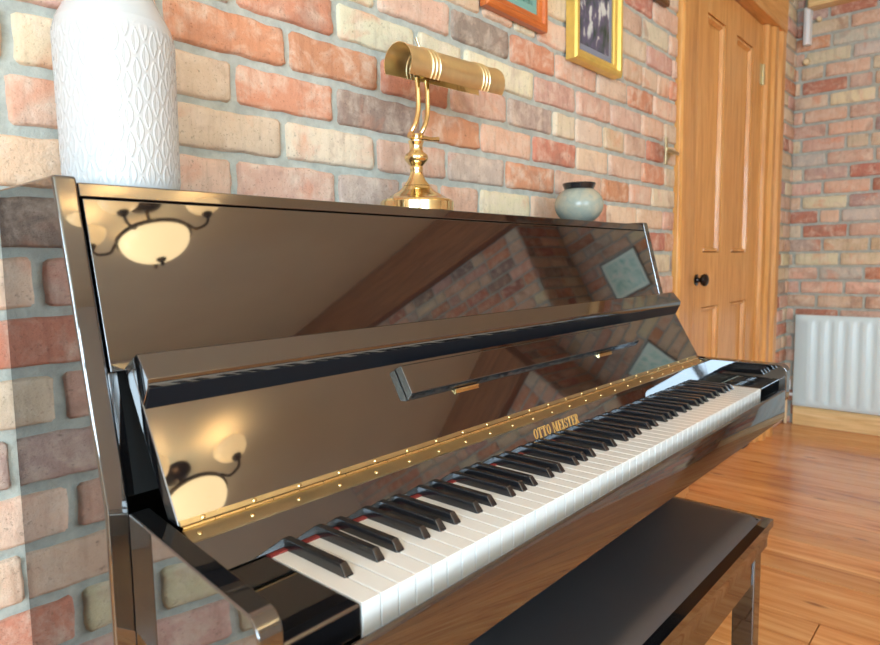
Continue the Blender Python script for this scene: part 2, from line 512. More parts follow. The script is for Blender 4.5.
# baseboards
bm = bmesh.new(); prism_y(bm, [(XR-0.016, 0.0), (XR-0.036, 0.0), (XR-0.036, 0.085), (XR-0.028, 0.105), (XR-0.020, 0.115), (XR-0.016, 0.115)], BY+0.005, YW-0.06)
struct(ob('baseboard_right', bm, PINEY, bevel=0.002))
bm = bmesh.new(); prism_x(bm, [(YW-0.013, 0.0), (YW-0.033, 0.0), (YW-0.033, 0.085), (YW-0.025, 0.105), (YW-0.013, 0.115)], XL, DX0-0.005)
struct(ob('baseboard_back', bm, PINEX, bevel=0.002))

# ------------------------------------------------------------------ door with its frame
def frame_jamb(name, x0, x1, steps):
    bm = bmesh.new(); prof = [(x0, YW+0.05)]
    for (x, d) in steps: prof.append((x, YW-d))
    prof.append((x1, YW+0.05))
    a = [bm.verts.new((x, y, 0)) for x, y in prof]; b = [bm.verts.new((x, y, 2.129)) for x, y in prof]
    fs = [bm.faces.new(a), bm.faces.new(b[::-1])]
    for i in range(len(prof)):
        j = (i+1) % len(prof); fs.append(bm.faces.new((a[i], b[i], b[j], a[j])))
    bmesh.ops.recalc_face_normals(bm, faces=fs)
    return ob(name, bm, PINE, bevel=0.003, seg=2)
struct(frame_jamb('trim_3', 2.085, 2.292, [(2.085, 0.020), (2.098, 0.028), (2.215, 0.028), (2.235, 0.018), (2.280, 0.014), (2.292, 0.0)]))
struct(frame_jamb('trim_4', 3.212, 3.44, [(3.212, 0.0), (3.222, 0.014), (3.262, 0.016), (3.278, 0.032), (3.32, 0.034), (3.335, 0.018), (3.362, 0.018), (3.378, 0.040), (3.428, 0.042), (3.44, 0.025)]))
bm = bmesh.new(); box(bm, 2.085, 3.44, YW-0.045, YW+0.05, 2.13, ZC-0.001)
struct(ob('trim_5', bm, PINEX, bevel=0.006))
def door():
    bm = bmesh.new(); y = YW+0.012; yb = YW+0.05; d0, d1 = 2.295, 3.208
    px = [(2.440, 2.665), (2.815, 3.065)]; pz = [(0.22, 0.765), (1.0, 1.985)]
    box(bm, d0, px[0][0], y, yb, 0.006, 2.122); box(bm, px[1][1], d1, y, yb, 0.006, 2.122)
    box(bm, px[0][1], px[1][0], y+0.0003, yb, 0.22, 1.985)
    for (a, b) in ((0.006, 0.22), (0.765, 1.0), (1.985, 2.122)): box(bm, px[0][0], px[1][1], y+0.0001, yb, a, b)
    d = struct(ob('door_1', bm, PINE, smooth=False))
    for (a, b) in px:
        for (c, e) in pz:
            bm = bmesh.new(); w = 0.022
            box(bm, a, b, y+0.022, yb-0.002, c, e)
            for r in ((a, a+w, c, e), (b-w, b, c, e), (a+w, b-w, c, c+w), (a+w, b-w, e-w, e)):
                vs = [(r[0], r[2]), (r[1], r[2]), (r[1], r[3]), (r[0], r[3])]
                # moulding bar as low pyramid strip
                o = [bm.verts.new((p, y+0.021, q)) for p, q in vs]
                i = 0.006
                n = [bm.verts.new((p + (i if p == r[0] else -i), y+0.004, q + (i if q == r[2] else -i))) for p, q in vs]
                fs = [bm.faces.new(n)] + [bm.faces.new((o[k], o[(k+1) % 4], n[(k+1) % 4], n[k])) for k in range(4)]
                bmesh.ops.recalc_face_normals(bm, faces=fs)
            struct(ob('door_panel', bm, PINE, d, smooth=False))
    bm = bmesh.new()
    lathe(bm, [(0.024, 0.0), (0.024, -0.004), (0.012, -0.007), (0.009, -0.014), (0.012, -0.020), (0.022, -0.025), (0.027, -0.034), (0.025, -0.043), (0.015, -0.049), (0.003, -0.051)], 28, (2.375, y, 0.885), 'Y')
    struct(ob('door_handle', bm, IRON, d))
    for z in (1.885, 0.35):
        bm = bmesh.new(); tube(bm, [(3.208, y-0.006, z-0.05), (3.208, y-0.006, z+0.05)], 0.009, 10)
        box(bm, 3.176, 3.206, y-0.003, y+0.001, z-0.05, z+0.05)
        struct(ob('door_hinge', bm, BRASSDULL, d))
door()

# ------------------------------------------------------------------ radiator
def radiator():
    t = thing('radiator', 'white fluted panel radiator on the brick wall beside the door', 'radiator', (XR-0.05, -0.20, 0.115))
    x = 0.0; y0, y1, H = -0.72, 0.70, 0.53
    # fluted front panel, seen from -x
    prof = []; pitch = 0.0665; n = int((y1-y0-0.06)/pitch); st = (y1-y0-n*pitch)/2
    bm = bmesh.new(); ys = [y0, y0+0.006]; xs = [0.0, -0.010]
    for i in range(n):
        b = y0+st+i*pitch
        for (f, h) in ((0.0, -0.010), (0.14, -0.010), (0.26, -0.0175), (0.38, -0.020), (0.62, -0.020), (0.74, -0.0175), (0.86, -0.010)):
            ys.append(b+f*pitch); xs.append(h)
    ys += [y1-0.006, y1]; xs += [-0.010, 0.0]
    zl = [(0.0, 0.0), (0.006, 0.6), (0.030, 0.6), (0.050, 1.0), (H-0.050, 1.0), (H-0.030, 0.6), (H-0.006, 0.6), (H, 0.0)]
    g = []
    for (z, k) in zl:
        row = []
        for yy, xx in zip(ys, xs):
            xv = xx if k == 1.0 else (max(xx, -0.010) if k == 0.6 else 0.0)
            row.append(bm.verts.new((xv, yy, z)))
        g.append(row)
    for a in range(len(g)-1):
        for b in range(len(ys)-1): bm.faces.new((g[a][b], g[a+1][b], g[a+1][b+1], g[a][b+1]))
    bmesh.ops.recalc_face_normals(bm, faces=bm.faces)
    ob('radiator_panel', bm, WHITEPAINT, t, ang=70)
    bm = bmesh.new(); box(bm, 0.0005, 0.012, y0+0.002, y1-0.002, 0.002, H-0.002)
    ob('back_plate', bm, WHITEPAINT, t)
    for yy in (y0+0.15, y1-0.15):
        bm = bmesh.new(); box(bm, 0.012, 0.034, yy-0.02, yy+0.02, 0.05, H-0.05)
        ob('wall_bracket', bm, WHITEPAINT, t)
    bm = bmesh.new(); lathe(bm, [(0.012, -0.04), (0.014, 0.0), (0.022, 0.005), (0.024, 0.03), (0.023, 0.055), (0.017, 0.068), (0.006, 0.070)], 24, (0.006, y1+0.036, 0.085))
    tube(bm, [(0.006, y1+0.036, 0.062), (0.006, y1-0.004, 0.062)], 0.010, 12)
    ob('valve', bm, PLASTICW, t, label='white plastic thermostatic valve')
    bm = bmesh.new(); tube(bm, [(0.006, y1+0.036, 0.046), (0.006, y1+0.036, -0.113)], 0.0085, 12)
    ob('pipe', bm, COPPER, t)
radiator()
# white sensor high on the right wall by the door frame
def sensor():
    t = thing('alarm_sensor', 'small white wall sensor high beside the door frame', 'sensor', (XR-0.012, 0.50, 2.24))
    bm = bmesh.new(); prism = [(-0.0, -0.022), (-0.038, -0.016), (-0.046, 0.0), (-0.038, 0.016), (0.0, 0.022)]
    a = [bm.verts.new((x, y, -0.10)) for x, y in prism]; b = [bm.verts.new((x, y, 0.10)) for x, y in prism]
    fs = [bm.faces.new(a), bm.faces.new(b[::-1])]+[bm.faces.new((a[i], b[i], b[(i+1) % 5], a[(i+1) % 5])) for i in range(5)]
    bmesh.ops.recalc_face_normals(bm, faces=fs)
    ob('sensor_body', bm, PLASTICW, t, bevel=0.004)
    bm = bmesh.new(); lathe(bm, [(0.013, 0), (0.013, -0.02), (0.009, -0.028)], 16, (0, -0.055, 0.03), 'X')
    ob('cable_clip', bm, CREAMP, t)
    t = thing('wall_plug', 'small cream round wall fixing below the white sensor', 'fixing', (XR-0.012, 0.50, 2.055))
    bm = bmesh.new(); lathe(bm, [(0.018, 0), (0.018, -0.018), (0.013, -0.026), (0.003, -0.028)], 18, (0, 0, 0), 'X')
    ob('plug_body', bm, CREAMP, t)
sensor()
def holdback():
    t = thing('curtain_holdback', 'small brass holdback bar on the brick wall beside the door frame', 'holdback', (1.945, YW-0.012, 1.36))
    bm = bmesh.new(); box(bm, -0.060, -0.042, -0.040, -0.034, -0.055, 0.042)
    ob('brass_bar', bm, BRASSDULL, t, bevel=0.002)
    bm = bmesh.new(); tube(bm, [(-0.051, -0.036, 0.0), (0.0, -0.030, 0.0), (0.05, -0.030, 0.0), (0.090, -0.022, 0.0)], 0.0065, 12)
    tube(bm, [(0.05, -0.030, 0.0), (0.05, 0.002, 0.0)], 0.006, 12)
    lathe(bm, [(0.020, 0.0), (0.020, -0.004), (0.009, -0.008)], 20, (0.05, 0.0, 0.0), 'Y')
    ob('stem', bm, BRASSDULL, t)
holdback()

# ------------------------------------------------------------------ pictures
def picture(name, label, x0, x1, z0, z1, fw_, depth, fm, matm, art, onright=False, group=None):
    t = thing(name, label, 'picture', ((x0+x1)/2, YW-0.012, z0)) if not onright else thing(name, label, 'picture', (XR-0.012, (x0+x1)/2, z0))
    w, h = x1-x0, z1-z0
    if onright: t.rotation_euler = (0, 0, -math.pi/2)
    A, B = -w/2, w/2
    bm = bmesh.new()
    # mitred moulding
    prof = [(0.0, 0.0), (0.0, -depth*0.8), (fw_*0.15, -depth), (fw_*0.45, -depth), (fw_*0.6, -depth*0.72), (fw_*0.9, -depth*0.6), (fw_, -depth*0.5), (fw_, 0.0)]
    rings = []
    for (i, d) in prof:
        rings.append([bm.verts.new(p) for p in ((A+i, d, i), (B-i, d, i), (B-i, d, h-i), (A+i, d, h-i))])
    fs = []
    for k in range(len(rings)):
        r, s = rings[k], rings[(k+1) % len(rings)]
        for i in range(4):
            j = (i+1) % 4; fs.append(bm.faces.new((r[i], r[j], s[j], s[i])))
    bmesh.ops.recalc_face_normals(bm, faces=fs)
    ob('frame', bm, fm, t, smooth=False)
    bm = bmesh.new(); box(bm, A+fw_-0.002, B-fw_+0.002, -depth*0.35, -0.002, fw_-0.002, h-fw_+0.002)
    ob('mount', bm, matm, t, smooth=False)
    e = 0.020 if not onright else 0.022
    bm = bmesh.new(); box(bm, A+fw_+e, B-fw_-e, -depth*0.35-0.0015, -depth*0.35-0.0001, fw_+e, h-fw_-e)
    ob('print', bm, art, t, smooth=False)
    return t
def art_mat(name, cols, scale, seed):
    m = mat(name, cols[0], 0.25)
    t = NT(m); v = t.coords((scale, 1, scale*0.55))
    n = t.noise(v, 3.0, 2, 0.5, 0.6)
    c = t.ramp(n, [(0.30+0.4*i/(len(cols)-1), k) for i, k in enumerate(cols)])
    t.l(c, t.b.inputs['Base Color']); return m
GILT = make_brass('gilt_moulding', lin(238, 205, 110), 0.35)
GILT.node_tree.nodes['Principled BSDF'].inputs['Metallic'].default_value = 0.55
OAKF = make_wood('orange_wood_frame', lin(170, 84, 34), lin(200, 108, 50), lin(214, 130, 70), 'X', 0.35)
DARKF = mat('brown_frame', lin(110, 74, 40), 0.4)
MATB = mat('blue_grey_mount', lin(130, 135, 150), 0.8)
MATC = mat('sea_green_mount', lin(120, 165, 155), 0.8)
MATW = mat('cream_mount', lin(215, 200, 170), 0.8)
picture('framed_picture', 'orange wooden framed picture above the brass lamp, left of the gilt frame', 0.885, 1.150, 1.575, 1.93, 0.036, 0.022, OAKF, MATC,
        art_mat('green_print', [lin(60, 100, 95), lin(120, 170, 160), lin(70, 110, 120)], 14, 1))
def photo_print():
    m = mat('dim_photo', lin(70, 78, 84), 0.2)
    t = NT(m); v = t.coords((16, 1, 9))
    n = t.noise(v, 1.6, 3, 0.5, 0.3)
    c = t.ramp(n, [(0.33, lin(44, 66, 58)), (0.45, lin(78, 84, 98)), (0.55, lin(96, 92, 118)), (0.62, lin(200, 206, 204))])
    t.l(c, t.b.inputs['Base Color']); return m
picture('framed_photograph', 'gilt framed dark photograph hanging left of the door', 1.275, 1.560, 1.538, 1.93, 0.036, 0.034, GILT, MATB, photo_print())
picture('framed_picture', 'brown framed picture hanging highest beside the door frame', 1.80, 1.95, 1.86, 2.12, 0.022, 0.018, DARKF, MATW,
        art_mat('brown_print', [lin(120, 90, 60), lin(170, 140, 100)], 12, 3))
picture('framed_picture', 'dark framed picture with painted pale turquoise window glare on the right brick wall, seen mirrored in the piano', -0.985, -0.70, 1.33, 1.62, 0.012, 0.02, mat('thin_grey_frame', lin(150, 160, 158), 0.3),
        mat('glare_mount', lin(225, 255, 250), 0.4), art_mat('glare_print', [lin(150, 215, 212), lin(205, 250, 246), lin(235, 255, 252)], 10, 4), onright=True)  # window glare on the glass is painted in as pale turquoise
# ------------------------------------------------------------------ the piano
KW = 1.2246/52
ZK = 0.675
PXL, PXR = -0.120, 1.345
TILT = math.radians(29.6)
def piano():
    t = thing('upright_piano', 'glossy black upright piano with its lid open against the brick wall', 'piano', (0, 0, 0))
    XI0, XI1 = PXL+0.024, PXR-0.024
    yb = 0.531
    # side panels: slanted front edge above the arms
    for x0, x1 in ((PXL, XI0), (XI1, PXR)):
        bm = bmesh.new()
        prism_x(bm, [(0.247, 0.0), (0.247, 0.7345), (0.333, 1.076), (yb, 1.076), (yb, 0.0)], x0, x1)
        ob('side_panel', bm, GLOSS, t, bevel=0.0035, seg=4)
    # lid
    bm = bmesh.new(); prism_x(bm, [(0.3315, 1.0545), (0.3355, 1.070), (yb-0.001, 1.070), (yb-0.001, 1.0545)], XI0+0.0015, XI1-0.0015)
    ob('top_lid', bm, GLOSS, t, bevel=0.0015, seg=3)
    # upper front panel
    sl = (0.333-0.247)/(1.076-0.7345)
    yz = lambda z, off=0.0: 0.247+(z-0.7345)*sl+off
    bm = bmesh.new(); prism_x(bm, [(yz(0.868, 0.002), 0.868), (yz(1.0525, 0.002), 1.0525), (yz(1.0525, 0.022), 1.0525), (yz(0.868, 0.022), 0.868)], XI0+0.003, XI1-0.003)
    ob('upper_panel', bm, GLOSS, t, bevel=0.0012, seg=2)
    bm = bmesh.new(); prism_x(bm, [(0.285, 0.73), (0.315, 0.868), (0.33, 0.868), (0.30, 0.73)], XI0, XI1)
    ob('inner_panel', bm, MATTEBLACK, t)
    for x0, x1 in ((XI0, XI0+0.012), (XI1-0.012, XI1)):
        bm = bmesh.new(); prism_x(bm, [(0.262, 0.737), (0.286, 0.868), (0.31, 0.868), (0.29, 0.737)], x0, x1)
        ob('side_block', bm, GLOSS, t, bevel=0.002)
    bm = bmesh.new(); box(bm, XI0+0.001, XI1-0.001, 0.50, yb-0.002, 0.06, 1.053)
    ob('back_panel', bm, MATTEBLACK, t)
    # arms
    def arm(xb, xf, zt, zb=0.630):
        """xb, xf: (x0, x1) at the back and at the front end; the near arm splays a little outward"""
        r = 0.018; yf = -0.0345; prof = [(0.2465, zb), (0.2465, zt)]
        for i in range(0, 9):
            a = math.pi/2*i/8
            prof.append((yf+r-r*math.sin(a), zt-r+r*math.cos(a)))
        for i in range(0, 5):
            a = math.pi/2*i/4
            prof.append((yf+0.016-0.016*math.cos(a), zb+0.016-0.016*math.sin(a)))
        bm = bmesh.new(); prism_x(bm, prof, 0, 1)
        for v in bm.verts:
            k = (0.2465-v.co.y)/(0.2465+0.0345); x0 = xb[0]+(xf[0]-xb[0])*k; x1 = xb[1]+(xf[1]-xb[1])*k
            v.co.x = x0+(x1-x0)*v.co.x
        ob('arm', bm, GLOSS, t, bevel=0.0022, seg=3)
    arm((-0.0985, -0.0765), (-0.1265, -0.1045), 0.7260, 0.5965); arm((1.3026, 1.334), (1.3026, 1.334), 0.7225)
    # key blocks beside the keys
    for x0, x1 in ((-0.0865, -0.0010), (52*KW+0.0010, 1.3022)):
        bm = bmesh.new(); box(bm, x0, x1, -0.001, 0.150, 0.646, ZK+0.001)
        for v in bm.verts:
            if v.co.x < -0.05 and v.co.y < 0: v.co.x = -0.1015
        ob('key_block', bm, GLOSS, t, bevel=0.003)
    # keybed, key slip, legs, lower case
    bm = bmesh.new(); box(bm, -0.0760, 1.330, -0.0240, 0.2460, 0.5965, 0.6298)
    ob('keybed', bm, GLOSS, t, bevel=0.002)
    bm = bmesh.new(); prism_x(bm, [(-0.0245, 0.597), (-0.0250, 0.662), (-0.0265, 0.6642), (-0.0290, 0.6650), (-0.0320, 0.6635), (-0.0335, 0.660), (-0.0335, 0.597)], -0.1035, 1.3024)
    ob('key_slip', bm, GLOSS, t, bevel=0.001, ang=25)
    bm = bmesh.new(); box(bm, XI0+0.001, XI1-0.001, 0.27, 0.29, 0.09, 0.596)
    ob('lower_panel', bm, GLOSS, t, bevel=0.002)
    bm = bmesh.new(); box(bm, XI0+0.001, XI1-0.001, 0.26, 0.30, 0.0, 0.088)
    ob('bottom_rail', bm, GLOSS, t, bevel=0.002)
    # name board (fascia) and felt
    bm = bmesh.new(); prism_x(bm, [(0.1460, 0.677), (0.1570, 0.7125), (0.1750, 0.7125), (0.1750, 0.677)], -0.0850, 1.3022)
    fb_ = ob('name_board', bm, GLOSS, t, bevel=0.001)
    bm = bmesh.new(); box(bm, -0.0009, 52*KW+0.0009, 0.1400, 0.1500, 0.6745, 0.6768)
    ob('felt_strip', bm, FELT, t)
    letters(fb_)
    # keys
    bm = bmesh.new()
    box(bm, 0.0007, KW-0.0007, 0.0, 0.155, ZK-0.0022, ZK)
    box(bm, 0.0007, KW-0.0007, 0.0, 0.003, ZK-0.036, ZK-0.0023)
    box(bm, 0.0009, KW-0.0009, 0.0031, 0.150, ZK-0.020, ZK-0.0023)
    k0 = ob('white_key', bm, WHITEKEY, t, bevel=0.0008, seg=2)
    for i in range(1, 52): cp(k0, t, (i*KW, 0, 0))
    bm = bmesh.new(); a, h = 0.0058, 0.0118
    y0, y1 = 0.0465, 0.1485
    low = [(-a, y0), (a, y0), (a, y1), (-a, y1)]; hi = [(-0.0044, y0+0.0085), (0.0044, y0+0.0085), (0.0044, y1), (-0.0044, y1)]
    L = [bm.verts.new((x, y, ZK-0.012)) for x, y in low]; Mi = [bm.verts.new((x, y, ZK+0.001)) for x, y in low]
    Hh = [bm.verts.new((x, y, ZK+h)) for x, y in hi]
    bm.faces.new(L[::-1]); bm.faces.new(Hh)
    for P, Q in ((L, Mi), (Mi, Hh)):
        for i in range(4):
            j = (i+1) % 4; bm.faces.new((P[i], P[j], Q[j], Q[i]))
    bmesh.ops.recalc_face_normals(bm, faces=bm.faces)
    b0 = ob('black_key', bm, BLACKKEY, t, bevel=0.0016, seg=3)
    # white key 0 is A: a sharp follows A C D F G
    off = {'A': 0.0022, 'C': -0.0024, 'D': 0.0024, 'F': -0.0028, 'G': 0.0}
    first = True
    for i in range(51):
        nm = 'ABCDEFG'[i % 7]
        if nm in off:
            x = (i+1)*KW+off[nm]
            if first: b0.location = (x, 0, 0); first = False
            else: cp(b0, t, (x, 0, 0))
    # fallboard: leaning back above the hinge
    q = Vector((0, 0.1745, 0.7200)); ud = Vector((0, math.sin(TILT), math.cos(TILT))); od = Vector((0, -math.cos(TILT), math.sin(TILT)))
    F = lambda a, o: tuple((q+ud*a+od*o)[1:])
    FX0, FX1 = -0.0800, 1.3005
    bm = bmesh.new(); prism_x(bm, [F(0.0045, 0), F(0.176, 0), F(0.176, -0.018), F(0.016, -0.018)], FX0, FX1+0.016)
    fb = ob('fallboard', bm, GLOSS, t, bevel=0.0015, seg=3)
    bm = bmesh.new(); prism_x(bm, [F(0.1335, 0.0003), F(0.1440, 0.0215), F(0.1515, 0.0275), F(0.182, 0.0210), F(0.184, 0.0185), F(0.184, -0.0195), F(0.1765, -0.0195), F(0.1765, 0.0003)], FX0, FX1+0.016)
    ob('fallboard_lip', bm, GLOSS, fb, bevel=0.0010, seg=3)
    bm = bmesh.new(); prism_x(bm, [F(0.1295, 0.0004), F(0.1430, 0.0212), F(0.1438, 0.0213), F(0.1330, 0.0004)], FX0+0.002, FX1+0.014)
    ob('lip_underside', bm, SATIN, fb, smooth=False)
    # folding music rest, lying against the fallboard
    bm = bmesh.new(); prism_x(bm, [F(0.0785, 0.0140), F(0.0725, 0.0005), F(0.122, 0.0005), F(0.122, 0.0125), F(0.1205, 0.0140)], 0.276, 1.016)
    fl = ob('music_rest', bm, GLOSS, t, bevel=0.001, seg=2)
    for x in (0.405, 0.862):
        bm = bmesh.new(); prism_x(bm, [F(0.0655, 0.0005), F(0.0655, 0.0025), F(0.0712, 0.0025), F(0.0712, 0.0005)], x-0.028, x+0.028)
        c = q+ud*0.0712+od*0.0030
        tube(bm, [(x-0.028, c.y, c.z), (x+0.028, c.y, c.z)], 0.0016, 8)
        ob('rest_hinge', bm, BRASS, fl, label='small brass hinge')
    # long brass hinge
    bm = bmesh.new(); prism_x(bm, [(0.1540, 0.7130), (0.1540, 0.7146), (0.1725, 0.7212), (0.1740, 0.7195)], FX0+0.002, FX1-0.002)
    hg = ob('long_hinge', bm, BRASSDULL, t, label='long brass piano hinge', smooth=False)
    bm = bmesh.new(); c = (0.1733, 0.7218)
    n = 40; w = (FX1-FX0-0.004)/n
    for i in range(n):
        tube(bm, [(FX0+0.002+i*w+0.0004, *c), (FX0+0.002+(i+1)*w-0.0004, *c)], 0.0024, 10)
    ob('hinge_knuckle', bm, BRASS, hg)
    bm = bmesh.new(); prism_x(bm, [F(0.004, 0.0002), F(0.004, 0.0016), F(0.0095, 0.0016), F(0.0095, 0.0002)], FX0+0.002, FX1-0.002)
    ob('hinge_leaf', bm, BRASSDULL, hg, smooth=False)
    def screw(p, nrm, first=None):
        bm = bmesh.new(); lathe(bm, [(0.0027, 0.0), (0.0026, 0.0005), (0.0018, 0.0013), (0.0004, 0.0016)], 12)
        return bm
    sc = None
    nl = Vector((0, -0.335, 0.942)); rl = Vector((0, 0, 1)).rotation_difference(nl); ru = Vector((0, 0, 1)).rotation_difference(od)
    for i in range(24):
        x = -0.066+0.0588*i
        if x > FX1-0.01: break
        if sc is None:
            sc = ob('screw', screw(None, None), BRASS, hg); s1 = sc
        else: s1 = cp(sc, hg)
        s1.location = (x, 0.1615, 0.7176); s1.rotation_euler = rl.to_euler()
        if x+0.012 < FX1-0.01:
            s2 = cp(sc, hg, tuple(Vector((x+0.012, 0, 0))+q+ud*0.0066+od*0.0017)); s2.rotation_euler = ru.to_euler()
    return t

def letters(parent):
    """gold serif capitals on the name board"""
    H = 0.0165; y = 0.1460; th = 0.0004
    def bars(ch):
        S, s, g = 0.24, 0.10, 0.07          # thick, thin, serif (fractions of height)
        R = []
        def r(x0, x1, z0, z1): R.append([(x0, z0), (x1, z0), (x1, z1), (x0, z1)])
        def serif(x, z, w=0.32): r(x-w/2, x+w/2, z, z+g)
        def ring(cx, cz, rx, rz, tx, tz, a0=0, a1=360, n=24):
            for i in range(n):
                p, q = math.radians(a0+(a1-a0)*i/n), math.radians(a0+(a1-a0)*(i+1)/n)
                R.append([(cx+rx*math.cos(p), cz+rz*math.sin(p)), (cx+rx*math.cos(q), cz+rz*math.sin(q)),
                          (cx+(rx-tx)*math.cos(q), cz+(rz-tz)*math.sin(q)), (cx+(rx-tx)*math.cos(p), cz+(rz-tz)*math.sin(p))])
        if ch == 'O': w = 0.66; ring(w/2, 0.5, w/2, 0.5, 0.19, 0.08)
        elif ch == 'T': w = 0.66; r(w/2-S/2, w/2+S/2, 0, 0.93); serif(w/2, 0, 0.42); r(0, w, 0.92, 1); r(0, 0.06, 0.74, 0.92); r(w-0.06, w, 0.74, 0.92)
        elif ch == 'I': w = 0.38; r(w/2-S/2, w/2+S/2, 0, 1); serif(w/2, 0, w); serif(w/2, 1-g, w)
        elif ch == 'E':
            w = 0.60; r(0.06, 0.06+S, 0, 1); r(0, w, 0, g); r(0, w, 1-g, 1); r(0.1, 0.46, 0.47, 0.47+g)
            r(w-0.06, w, g, 0.25); r(w-0.06, w, 0.75, 1-g); r(0.42, 0.47, 0.38, 0.62)
        elif ch == 'M':
            w = 0.92; r(0.06, 0.15, 0, 1); r(w-0.30, w-0.07, 0, 1); serif(0.11, 0, 0.26); serif(w-0.185, 0, 0.36)
            R.append([(0.06, 1), (0.28, 1), (0.50, 0.05), (0.42, 0.05)]); R.append([(0.42, 0.05), (0.47, 0.05), (w-0.18, 1), (w-0.26, 1)])
            r(0, 0.2, 1-g, 1); r(w-0.28, w, 1-g, 1)
        elif ch == 'S':
            w = 0.54; ring(w/2, 0.74, w/2, 0.26, 0.15, 0.07, 20, 270, 16); ring(w/2, 0.27, w/2, 0.27, 0.15, 0.07, -160, 90, 16)
            r(w-0.08, w-0.02, 0.70, 0.98); r(0.0, 0.06, 0.02, 0.32)
        elif ch == 'R':
            w = 0.68; r(0.06, 0.06+S, 0, 1); serif(0.18, 0, 0.36); r(0, 0.34, 1-g, 1); r(0.28, 0.38, 0.92, 1); r(0.28, 0.38, 0.46, 0.53)
            ring(0.36, 0.73, 0.24, 0.27, 0.18, 0.07, -90, 90, 12)
            R.append([(0.30, 0.48), (0.44, 0.48), (0.68, 0.0), (0.46, 0.0)]); r(0.46, 0.72, 0, g)
        return R, w
    x = 0.0; sets = []; txt = 'OTTO MEISTER'
    for ch in txt:
        if ch == ' ': x += 0.36; continue
        R, w = bars(ch); sets.append((x, R)); x += w+0.09
    total = x-0.09; X0, X1 = 0.509, 0.653; k = (X1-X0)/(total*H)
    sl = (0.1570-0.1460)/(0.7125-0.677)
    for (lx, R) in sets:
        bm = bmesh.new()
        for n_, poly in enumerate(R):
            e = th+0.000002*n_
            vs = []
            for (px, pz) in poly:
                z = 0.6860+pz*H; yy = y+(z-0.677)*sl
                vs.append((X0+(lx+px)*H*k, yy, z))
            a = [bm.verts.new((p[0], p[1]-e, p[2])) for p in vs]; b = [bm.verts.new((p[0], p[1]+0.0003, p[2])) for p in vs]
            fs = [bm.faces.new(a), bm.faces.new(b[::-1])]+[bm.faces.new((a[i], b[i], b[(i+1) % 4], a[(i+1) % 4])) for i in range(4)]
            bmesh.ops.recalc_face_normals(bm, faces=fs)
        ob('gold_letter', bm, GOLDLET, parent, smooth=False)
piano()

# ------------------------------------------------------------------ bench
def bench():
    t = thing('piano_bench', 'black piano bench with a leather seat pushed under the keyboard', 'bench', (0.624, 0.085, 0))
    hx, hy = 0.380, 0.175; H = 0.46
    bm = bmesh.new()
    # moulded top board: lathe-like profile swept round a rectangle
    prof = [(-0.022, H-0.002), (0.0, H-0.003), (0.0, H-0.018), (-0.006, H-0.026), (-0.006, H-0.032), (-0.008, H-0.042), (-0.008, H-0.058)]
    rings = []
    for d, z in prof: rings.append([bm.verts.new((sx*(hx+d), sy*(hy+d), z)) for sx, sy in ((-1, -1), (1, -1), (1, 1), (-1, 1))])
    fs = [bm.faces.new(rings[0]), bm.faces.new(rings[-1][::-1])]
    for k in range(len(rings)-1):
        for i in range(4):
            j = (i+1) % 4; fs.append(bm.faces.new((rings[k][i], rings[k][j], rings[k+1][j], rings[k+1][i])))
    bmesh.ops.recalc_face_normals(bm, faces=fs)
    ob('seat_board', bm, GLOSS, t, ang=30)
    # leather cushion, softly crowned
    bm = bmesh.new(); nx, ny = 44, 22; cx, cy = hx-0.018, hy-0.018; g = []
    for j in range(ny+1):
        row = []
        for i in range(nx+1):
            u, v = -1+2*i/nx, -1+2*j/ny
            x, y = u*cx, v*cy
            ex, ey = cx-abs(x), cy-abs(y); e = min(ex, ey)
            z = H-0.002+0.010*(1-math.exp(-e/0.006)) + 0.004*(1-u*u)*(1-v*v)
            row.append(bm.verts.new((x, y, z)))
        g.append(row)
    for j in range(ny):
        for i in range(nx): bm.faces.new((g[j][i], g[j][i+1], g[j+1][i+1], g[j+1][i]))
    r = bmesh.ops.extrude_edge_only(bm, edges=[e for e in bm.edges if e.is_boundary])
    for v in r['geom']:
        if isinstance(v, bmesh.types.BMVert): v.co.z = H-0.006
    bmesh.ops.recalc_face_normals(bm, faces=bm.faces)
    ob('cushion', bm, LEATHER, t, label='black leather cushion', ang=80)
    ax, ay = hx-0.014, hy-0.022
    for (x0, x1, y0, y1) in ((-ax, ax, -ay, -ay+0.016), (-ax, ax, ay-0.016, ay), (-ax, -ax+0.016, -ay+0.0165, ay-0.0165), (ax-0.016, ax, -ay+0.0165, ay-0.0165)):
        bm = bmesh.new(); box(bm, x0, x1, y0, y1, H-0.128, H-0.0585)
        ob('apron', bm, GLOSS, t, bevel=0.0015)
    for sx in (-1, 1):
        for sy in (-1, 1):
            bm = bmesh.new(); top, bot = 0.042, 0.040
            cx_, cy_ = sx*(ax+0.006), sy*(ay+0.004)
            a = [bm.verts.new((cx_-sx*dx*top, cy_-sy*dy*top, H-0.0588)) for dx, dy in ((0, 0), (1, 0), (1, 1), (0, 1))]
            b = [bm.verts.new((cx_-sx*dx*bot, cy_-sy*dy*bot, 0.0)) for dx, dy in ((0, 0), (1, 0), (1, 1), (0, 1))]
            fs = [bm.faces.new(a), bm.faces.new(b[::-1])]+[bm.faces.new((a[i], b[i], b[(i+1) % 4], a[(i+1) % 4])) for i in range(4)]
            bmesh.ops.recalc_face_normals(bm, faces=fs)
            ob('leg', bm, GLOSS, t, bevel=0.003)
bench()

